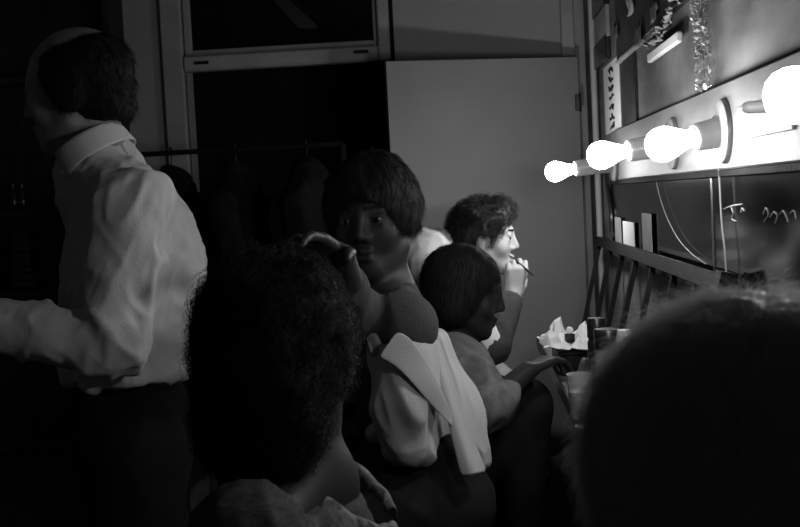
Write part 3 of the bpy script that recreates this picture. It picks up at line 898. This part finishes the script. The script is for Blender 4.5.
for px, lab in ((14, 'small dark glass bottle on the upper shelf, left of its pair'), (23, 'small dark glass bottle on the upper shelf, right of its pair')):
    c = P(px, 205, 4.2); c[2] = zt + .001
    lathe_thing('glass_bottle', lab, 'bottle', c, [('bottle_body', [(.018, 0), (.02, .004), (.02, .06), (.009, .078), (.009, .085)], 'darkglaze'), ('stopper', [(.01, .0855), (.011, .1), (.006, .104)], 'darkglaze')], 'dark bottles on the upper shelf')
# garment rack with black coats in front of the opening
zr_ = P(225, 150, 3.7)[2]
gr = thing('garment_rack', 'black garment rack standing behind the man in front of the dark opening', 'rack', (-.75, 3.7, 0))
g = MB(); g.tube([(-1.08, 3.7, zr_), (-.4, 3.7, zr_ )], .009, 10); g.build('top_rail', M['blackcloth'], gr, True)
for x in (-1.08, -.4):
    g = MB(); g.tube([(x, 3.7, .03), (x, 3.7, zr_)], .012, 10); g.build('upright', M['blackcloth'], gr, True)
    g = MB(); g.box((x - .015, 3.45, 0), (x + .015, 3.95, .03), .004); g.build('foot', M['black'], gr)
for i, (x, lab) in enumerate(((-.98, 'black coat hanging nearest the standing man'), (-.76, 'middle of three black coats on the garment rack'), (-.52, 'black coat hanging on the rack behind the two close heads'))):
    ct_ = thing('coat', lab, 'coat', (x, 3.7, zr_ - .98), 'black coats on the garment rack')
    F = Field(.012); z1 = zr_ - .085
    for sy in (-1, 1): F.cone((x, 3.7, z1 - .02), (x, 3.7 + sy * .2, z1 - .1), .05, .05, .03).cone((x, 3.7 + sy * .21, z1 - .11), (x + .02, 3.7 + sy * .23, z1 - .62), .055, .05, .03)
    F.ell((x, 3.7, z1 - .45), (.075, .21, .46), None, .04)
    V, Q = F.build(1); V = cloth(V, Q, .02, (14, 14, 3), x * 9); mesh_obj('coat_cloth', V, Q, M['blackcloth'], ct_)
    g = MB(); g.tube(spline([(x, 3.7, z1 - .03), (x, 3.7, zr_ - .03), (x, 3.72, zr_ - .003), (x, 3.7, zr_ + .0185), (x, 3.682, zr_ + .003)], 5), .0025, 6); g.build('hanger_hook', M['blackwood'], ct_, True)


# ================================================================== STOOLS
def stool(c, h, label):
    t = thing('wooden_stool', label, 'stool', (c[0], c[1], 0), 'wooden stools')
    g = MB(); g.lathe([(.15, h - .035), (.165, h - .03), (.168, h - .012), (.155, h)], (c[0], c[1], 0), n=32); g.build('seat', M['stool'], t, True)
    for a in (45, 135, 225, 315):
        ca, sa = math.cos(math.radians(a)), math.sin(math.radians(a))
        g = MB(); g.tube([(c[0] + .11 * ca, c[1] + .11 * sa, h - .035), (c[0] + .17 * ca, c[1] + .17 * sa, 0)], [.016, .013], 10); g.build('leg', M['stool'], t, True)
    g = MB()
    for a in (45, 135, 225, 315):
        p = [(c[0] + .145 * math.cos(math.radians(q)), c[1] + .145 * math.sin(math.radians(q)), h * .42) for q in (a, a + 90)]; g.tube(p, .008, 8)
    g.build('rung', M['stool'], t, True)
    return t


def seated_legs(J, hipc, f, h, knee_fwd=.42, foot_fwd=.36):
    f = nrm(A3(f[0], f[1], 0)); l = np.cross((0, 0, 1), f); J['toe'] = f
    for s, k in (('L', 1), ('R', -1)):
        J['hip' + s] = hipc + l * .09 * k
        J['kn' + s] = hipc + l * .1 * k + f * knee_fwd + A3(0, 0, -.02)
        J['an' + s] = A3(*(hipc + l * .1 * k + f * foot_fwd)[:2], .085)
    return J


# ================================================================== PERSON A: bald man in a white shirt
fA = nrm(A3(-1, .06, 0))
pa = thing('person', 'balding person standing at left in a white shirt, one forearm held out', 'person', (P(140, 450, 2.15)[0], 2.15, 0))
HA = Frame(P(85, 90, 2.13), (-1, .12, -.12), 0, .97)
J = dict(neck=P(106, 168, 2.13), shL=P(143, 208, 1.985), shR=P(141, 204, 2.3), elL=P(122, 343, 1.93), elR=P(110, 340, 2.4), wrL=P(-26, 322, 1.93), wrR=P(0, 318, 2.36),
         hipL=P(142, 455, 2.06), hipR=P(142, 452, 2.25), toe=fA)
for s, k in (('L', -1), ('R', 1)):
    hp = J['hip' + s]; J['kn' + s] = A3(hp[0] - .02, hp[1], .5); J['an' + s] = A3(hp[0] + .02, hp[1], .085)
J['handL'] = ((-1, 0, .05), (0, .3, -1), 1, (.3, .4, .3)); J['handR'] = ((-1, -.2, .05), (0, -.3, -1), -1, (.3, .4, .3))
finish(pa, J, HA, M['skin_bald'], .0055)
F = shirt_field(J, .012, .0055, .97, .03, .006, 1.0)
hip, sh, f, l, up = torso_axes(J)
F.ell(sh - up * .16 + f * .024, (.118, .165, .2), np.array([f, l, up]), .05)
F.ell(hip + up * .12 - f * .005, (.108, .165, .14), np.array([f, l, up]), .05)
F.half((0, 0, -1), P(150, 378, 2.1), J['hipL'], .5, .012)
V, Q = F.build(1)
V = cloth(V, Q, .017, (15, 15, 4.5), 3.1, [[.82, 0, .57], [0, 1, 0], [-.57, 0, .82]])
V = cloth(V, Q, .008, (26, 26, 9), 1.7, [[.9, 0, -.43], [0, 1, 0], [.43, 0, .9]])
mesh_obj('shirt', V, Q, M['shirt_a'], pa)
cc = P(99, 148, 2.13); axA = nrm(P(66, 98, 2.13) - cc)
collar('collar', pa, M['shirt_a'], cc, axA, P(66, 172, 2.13) - cc, .064, .016, .046, .008, 48, .03, rl=.082)
V, Q = legs_field(J, .02).build(1); V = cloth(V, Q, .012, (9, 9, 3)); mesh_obj('trousers', V, Q, M['trousers'], pa)
g = MB(); 
bp = [hip + up * .135 + f * .118 * math.cos(a) * 1.05 + l * .17 * math.sin(a) for a in np.linspace(0, 2 * math.pi, 33)]
shoes(J, pa)
F = Field(.004); F.ell(HA.p(-.016, 0, .03), A3(.104, .083, .09), HA.R, .01); F.ell(HA.p(-.05, 0, -.04), A3(.06, .062, .06), HA.R, .03)
F.half(HA.f, HA.p(.04, 0, 0), HA.c, .3, .012); F.half(nrm(HA.u + HA.f * .3), HA.p(0, 0, .078), HA.c, .3, .012)
for s in (1, -1): F.ell(HA.p(-.012, s * .078, -.005), A3(.035, .02, .045), HA.R, .015)
F.half(nrm(HA.f - HA.u * .5), HA.p(.015, 0, -.03), HA.p(.05, 0, -.06), .1, .01)
F.half(-HA.u, HA.p(0, 0, -.075), HA.c, .3, .01)
hair_obj('hair', F, HA, M['hair_black'], pa, (.003, 40), 3500, .022, .0006, .2, grav=.6)

pa.location.x -= .016

# ================================================================== PERSON B: curly haired woman, near
pb = thing('person', 'person with big dark curly hair in a grey dress with printed collar, nearest at left', 'person', (P(285, 520, 1.36)[0], 1.36, 0))
HB = Frame(P(284, 352, 1.36), (.5, .86, -.05), 0, .95)
fB = nrm(A3(.98, -.17, 0)); lB = np.cross((0, 0, 1), fB)
nb = P(306, 486, 1.365); J = dict(neck=nb, w=.9)
J['shL'] = nb + lB * .15 - A3(.03, 0, .11); J['shR'] = nb - lB * .15 - A3(.016, 0, .024)
hc = A3(nb[0] - .06, nb[1], nb[2] - .5); seated_legs(J, hc, fB, 0, .32, .25)
for s, k in (('L', 1), ('R', -1)):
    J['el' + s] = J['sh' + s] + fB * .06 + lB * .03 * k + A3(0, 0, -.27); J['wr' + s] = J['el' + s] + fB * .21 - lB * .06 * k + A3(0, 0, -.05)
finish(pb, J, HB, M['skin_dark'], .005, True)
F = shirt_field(J, .012, .005, .9, .03, .01); hip, sh, f, l, up = torso_axes(J)
F.half(nrm(up + f * .35), nb + up * .012, nb, .12, .008)
V, Q = F.build(1); V = cloth(V, Q, .007, (20, 20, 7), 2.2); mesh_obj('dress_bodice', V, Q, M['dress_b'], pb)
F = legs_field(J, .03); V, Q = F.build(1); mesh_obj('skirt', V, Q, M['dress_b'], pb); shoes(J, pb)
cb = P(342, 490, 1.37); fw = P(402, 530, 1.4) - P(288, 458, 1.36)
collar('collar', pb, M['lace_b'], cb, nrm(np.cross(lB, fw) * -1), fw, .074, .012, .026, .024, 14, .0, .004, .003, rl=.07)
F = Field(.005)
F.ell(HB.p(-.02, 0, .03), A3(.1, .092, .1), HB.R, .02); F.ell(HB.p(-.035, 0, -.045), A3(.08, .088, .09), HB.R, .04); F.ell(HB.p(-.06, 0, -.1), A3(.055, .08, .05), HB.R, .03)
F.ell(HB.p(.11, 0, -.055), A3(.07, .07, .105), HB.R, .015, '-')
hair_obj('hair', F, HB, M['hair_black'], pb, (.007, 30), 9000, .028, .0005, .5, curl=2.2, grav=.3, curlr=.005)
stool(hc - fB * .07, hc[2] - .15, 'wooden stool under the near person with big curly hair')

# ================================================================== PERSON C: young man facing the camera
pc = thing('person', 'dark-haired person facing the camera in a loose white robe, reaching to the left', 'person', (P(428, 500, 2.25)[0], 2.25, 0))
HC = Frame(P(373, 219, 2.27), (-.2, -.97, -.04), .03, .97)
fC = nrm(A3(-.92, -.38, 0)); lC = np.cross((0, 0, 1), fC)
hc = P(426, 497, 2.25); J = dict(neck=P(385, 298, 2.28), w=.92, shL=P(404, 326, 2.12), shR=P(372, 318, 2.42), elL=P(400, 405, 2.16), wrL=P(362, 428, 2.3), elR=P(352, 312, 2.11), wrR=P(341, 258, 1.86))
seated_legs(J, hc, fC, 0, .3, .23)
J['handR'] = (P(304, 240, 1.78) - J['wrR'], (.1, -.3, -1), -1, (.25, .35, .3), 1.0, .12, (.7, .3))
J['handL'] = ((-.7, -.6, -.2), (.1, .3, -1), 1, (.35, .45, .4))
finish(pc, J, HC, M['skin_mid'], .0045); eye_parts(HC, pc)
F = shirt_field(J, .012, .006, .5, .0); hip, sh, f, l, up = torso_axes(J)
F.half(nrm(up * 1 + f * .3), J['neck'] + up * .01, J['neck'], .12, .008)
F.half((0, 0, -1), P(400, 372, 2.2), P(400, 430, 2.2), .35, .02)
V, Q = F.build(1); V = cloth(V, Q, .006, (18, 18, 6), 4.4); mesh_obj('jumper', V, Q, M['under_c'], pc)
# robe slipped low: covers from below the shoulders to the hip, wide sleeve on the near arm
F = Field(.004); R = np.array([f, l, up])
F.cone(P(406, 352, 2.26), P(424, 420, 2.25), .098, .1, .05); F.cone(P(424, 420, 2.25), P(436, 466, 2.25), .1, .1, .05)
F.cone(P(402, 345, 2.12), P(405, 400, 2.09), .056, .052, .03); F.cone(P(405, 400, 2.09), P(410, 445, 2.1), .052, .045, .03)
F.half(nrm(A3(.0, 0, 1)), P(400, 334, 2.2), P(400, 330, 2.2), .4, .02)
F.half((0, 0, -1), P(440, 474, 2.2), hc, .4, .012); F.half((-.35, 0, -1), P(412, 452, 2.2), hc, .4, .012)
F.cone(P(394, 374, 1.975), P(404, 418, 1.965), .02, .028, .02, '-'); F.cone(P(433, 392, 2.04), P(456, 450, 2.06), .03, .06, .02, '-')
V, Q = F.build(1); V = cloth(V, Q, .022, (13, 13, 4.2), 7.3, [[.94, 0, .34], [0, 1, 0], [-.34, 0, .94]]); mesh_obj('robe', V, Q, M['shirt_c'], pc)
from mathutils.bvhtree import BVHTree
bv = BVHTree.FromPolygons([Vector(v) for v in V], Q.tolist())
CAM = Vector((0, 0, ZC))
def onto(px, py, off, dflt):
    '''lay cloth on the robe'''
    d = Vector(P(px, py, dflt)) - CAM; L = d.length; d.normalize()
    h = bv.ray_cast(CAM, d, L + .3)
    t = min((h[3] if h[0] is not None else L), L)
    return np.array(CAM + d * (t - off))
rows = []
for k, (x, y) in enumerate(((362, 318), (366, 326), (369, 335), (373, 345), (377, 356))):
    rows.append([P(x + dx + random.uniform(-1.5, 1.5), y - dx * .5, 2.08 + random.uniform(-.012, .012)) for dx in (-4, -1, 3, 7, 11)])
sheet('neckerchief', rows, .002, M['paper2'], pc, 2)
def lap(pts, Y): return [P(a, b, y) for (a, b), y in zip(pts, Y)]
A_ = [(397, 330), (408, 335), (422, 351), (435, 373), (446, 399), (457, 429)]
B_ = [(377, 358), (387, 361), (401, 371), (417, 389), (435, 410), (456, 430)]
rows = []
for t in (0, .33, .66, 1.0):
    rows.append([onto(a[0] + (b[0] - a[0]) * t, a[1] + (b[1] - a[1]) * t, .006 + .012 * t, 2.02 + .017 * k) for k, (a, b) in enumerate(zip(A_, B_))])
sheet('lapel', rows, .0025, M['shirt_c'], pc, 1)
A_ = [(425, 304), (437, 334), (450, 371), (463, 410), (476, 446), (489, 474)]
B_ = [(424, 322), (430, 348), (440, 384), (447, 420), (455, 452), (461, 479)]
rows = []
for t in (0, .2, .4, .6, .8, 1.0):
    rows.append([P(a[0] + (b[0] - a[0]) * t, a[1] + (b[1] - a[1]) * t, 2.17 - .018 * k - .03 * t + .01 * math.sin(t * 7 + k * .2) * (k / 5.0)) for k, (a, b) in enumerate(zip(A_, B_))])
sheet('robe_edge', rows, .003, M['shirt_c'], pc, 1)
V, Q = legs_field(J, .02).build(1); V = cloth(V, Q, .014, (9, 9, 4)); mesh_obj('trousers', V, Q, M['trousers'], pc); shoes(J, pc)
F = Field(.004)
F.ell(HC.p(-.014, 0, .04), A3(.112, .095, .1), HC.R, .02)
for s in (1, -1): F.ell(HC.p(-.02, s * .055, .01), A3(.075, .036, .05), HC.R, .03)
F.ell(HC.p(.11, .0, -.035), A3(.09, .066, .078), HC.R, .012, '-')
F.half(-HC.u, HC.p(0, 0, -.035), HC.c, .3, .01)
hair_obj('hair', F, HC, M['hair_black'], pc, (.005, 26), 5000, .026, .0007, .1, grav=.9)
stool(hc - fC * .07, hc[2] - .16, 'wooden stool under the person in the loose white robe')

# ================================================================== PERSON D: girl in profile
pd = thing('person', 'person with smooth dark cropped hair in profile reaching toward the counter', 'person', (P(455, 480, 3.0)[0], 3.0, 0))
HD = Frame(P(464, 293, 3.0), (.97, .12, -.2), 0, .98)
fD = nrm(A3(.98, .05, 0)); lD = np.cross((0, 0, 1), fD)
hc = P(448, 472, 3.02); J = dict(neck=P(452, 348, 3.02), w=.88, shL=P(458, 362, 3.15), shR=P(456, 366, 2.87), elR=P(488, 408, 2.72), wrR=P(527, 371, 2.8), elL=P(475, 430, 3.1), wrL=P(505, 440, 3.02))
seated_legs(J, hc, fD, 0)
J['knR'] = P(523, 408, 2.93); J['anR'] = P(530, 530, 2.95); J['hipR'] = hc - lD * .09; J['knL'] = P(506, 470, 3.12); J['anL'] = A3(.1, 3.12, .085)
J['handR'] = (P(552, 358, 2.86) - J['wrR'], (.2, .1, -1), -1, (.35, .45, .35), .95, .08)
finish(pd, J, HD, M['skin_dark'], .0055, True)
F = shirt_field(J, .014, .006, .35, .0, .02); hip, sh, f, l, up = torso_axes(J)
F.half(nrm(up + f * .3), J['neck'] + up * .008, J['neck'], .11, .008)
F.half((0, 0, -1), P(460, 452, 3.0), hc, .4, .012)
V, Q = F.build(1); V = cloth(V, Q, .018, (16, 16, 6), 5.5); mesh_obj('blouse', V, Q, M['shirt_d'], pd)
F = legs_field(J, .016); V, Q = F.build(1); V = cloth(V, Q, .008, (10, 10, 4)); mesh_obj('trousers', V, Q, M['trousers'], pd); shoes(J, pd)
F = Field(.005); F.ell(HD.p(-.016, 0, .036), A3(.106, .092, .098), HD.R, .02); F.ell(HD.p(-.03, 0, -.04), A3(.075, .09, .07), HD.R, .04)
F.ell(HD.p(.112, 0, -.055), A3(.085, .12, .09), HD.R, .012, '-'); F.half(-HD.u, HD.p(0, 0, -.1), HD.c, .3, .01)
hair_obj('hair', F, HD, M['hair_black'], pd, (.002, 20), 3500, .03, .0008, .06, grav=.6)
stool(hc - fD * .12, hc[2] - .16, 'wooden stool under the person with smooth cropped hair')

# ================================================================== PERSON E: far man making up
pe = thing('person', 'curly-haired person in a pale shirt, in bright profile, drawing on their lips', 'person', (P(425, 400, 3.5)[0], 3.5, 0))
HE = Frame(P(483, 238, 3.5), (1, -.02, -.06), 0, .94)
fE = nrm(A3(1, .0, 0)); lE = np.cross((0, 0, 1), fE)
hc = P(432, 400, 3.52); J = dict(neck=P(462, 273, 3.52), w=.95, shL=P(452, 290, 3.69), shR=P(446, 288, 3.35), elR=P(492, 345, 3.27), wrR=P(513, 296, 3.38), elL=P(470, 350, 3.75), wrL=P(500, 370, 3.65))
seated_legs(J, hc, fE, 0, .24, .22)
J['handR'] = (A3(.22, .1, 1), (-.15, 1, .05), 1, (.75, 1.1, .7), .92, .02, (.5, .8))
finish(pe, J, HE, M['skin_e'], .0045); eye_parts(HE, pe)
F = Field(.005); F.cone(J['elR'], J['wrR'] * .85 + J['elR'] * .15, .056, .04, .02); V, Q = F.build(1); V = cloth(V, Q, .008, (25, 25, 9)); mesh_obj('sleeve', V, Q, M['sleeve_e'], pe)
F = shirt_field(J, .014, .006, .0, .0); hip, sh, f, l, up = torso_axes(J)
F.ell(P(430, 263, 3.5), (.11, .17, .11), np.array([f, l, up]), .05)
F.half(nrm(up + f * .1), J['neck'] + up * .012, J['neck'], .065, .008)
V, Q = F.build(1); V = cloth(V, Q, .014, (15, 15, 5), 6.1); mesh_obj('shirt', V, Q, M['shirt_e'], pe)
collar('collar', pe, M['shirt_e'], J['neck'] + up * .01, nrm(HE.c - J['neck'] + A3(0, 0, .03)), f, .068, .035, .045, .016, 30, .015)
V, Q = legs_field(J, .015).build(1); mesh_obj('trousers', V, Q, M['trousers'], pe); shoes(J, pe)
F = Field(.004); F.ell(HE.p(-.01, 0, .04), A3(.098, .086, .091), HE.R, .02); F.ell(HE.p(-.05, 0, -.005), A3(.062, .075, .07), HE.R, .03); F.ball(HE.p(.07, 0, .1), .032, .03)
F.ell(HE.p(.1, 0, -.04), A3(.068, .09, .1), HE.R, .012, '-'); F.half(-HE.u, HE.p(0, 0, -.06), HE.c, .3, .01)
for s in (1, -1): F.ball(HE.p(.0, s * .085, -.012), .022, .008, '-')
hair_obj('hair', F, HE, M['hair_dark'], pe, (.009, 34), 5000, .026, .0009, .55, curl=2.0, grav=.1, curlr=.006)
a, b = P(508.5, 255, 3.44), P(533, 275, 3.36)
br = thing('lip_brush', 'thin dark lip brush held to the mouth of the bright-faced person', 'brush', b)
g = MB(); g.tube([a + (b - a) * .28, a + (b - a) * .5, b], [.0035, .0045, .003], 8); g.build('handle', M['black'], br, True)
g = MB(); g.tube([a + (b - a) * .12, a + (b - a) * .28], [.003, .0036], 8); g.build('ferrule', M['chrome'], br, True)
g = MB(); g.tube([a, a + (b - a) * .12], [.001, .003], 8); g.build('bristles', M['black'], br, True)
stool(hc - fE * .07, hc[2] - .15, 'wooden stool under the bright-faced person with the lip brush')

# ================================================================== PERSON F: head at the right front
pf = thing('person', 'back of a large brown-haired head rising in the right foreground', 'person', (P(725, 500, .74)[0], .74, 0))
HF = Frame(P(757, 500, .74), (.3, .95, -.05), 0, 1.08)
fF = nrm(A3(.12, 1, 0)); lF = np.cross((0, 0, 1), fF)
nb = HF.p(-.03, 0, -.19); J = dict(neck=nb, w=.95); J['shL'] = nb + lF * .17 - A3(0, 0, .05); J['shR'] = nb - lF * .17 - A3(0, 0, .05)
hc = A3(nb[0], nb[1] - .03, nb[2] - .5); seated_legs(J, hc, fF, 0, .3, .22)
for s, k in (('L', 1), ('R', -1)):
    J['el' + s] = J['sh' + s] + fF * .05 + A3(0, 0, -.27); J['wr' + s] = J['el' + s] + fF * .22 - lF * .05 * k + A3(0, 0, -.03)
finish(pf, J, HF, M['skin_a'], .006)
F = shirt_field(J, .014, .007, .9, .0); V, Q = F.build(1); V = cloth(V, Q, .008, (16, 16, 6)); mesh_obj('jumper', V, Q, M['dark_f'], pf)
V, Q = legs_field(J, .014).build(1); mesh_obj('trousers', V, Q, M['trousers'], pf); shoes(J, pf)
F = Field(.004); F.ell(HF.p(-.016, 0, .03), A3(.114, .108, .106), HF.R, .02); F.ell(HF.p(-.04, 0, -.065), A3(.085, .094, .09), HF.R, .04)
F.ell(HF.p(.1, 0, -.05), A3(.075, .08, .1), HF.R, .012, '-'); F.half(-HF.u, HF.p(0, 0, -.12), HF.c, .3, .01)
hair_obj('hair', F, HF, M['hair_f'], pf, (.0035, 60), 36000, .03, .0002, .36, curl=.8, grav=.35, curlr=.003)
stool(hc - fF * .07, hc[2] - .14, 'wooden stool under the brown-haired person at right front')

# ================================================================== WORLD AND VIEW
wd = bpy.data.worlds.new('world'); bpy.context.scene.world = wd; wd.use_nodes = True
wd.node_tree.nodes['Background'].inputs[0].default_value = (1, 1, 1, 1)
wd.node_tree.nodes['Background'].inputs[1].default_value = 0.015
sc = bpy.context.scene
sc.view_settings.view_transform = 'Standard'; sc.view_settings.look = 'None'
sc.view_settings.exposure = 0.0; sc.view_settings.gamma = 1.0
try: sc.view_settings.use_curve_mapping = False
except Exception: pass
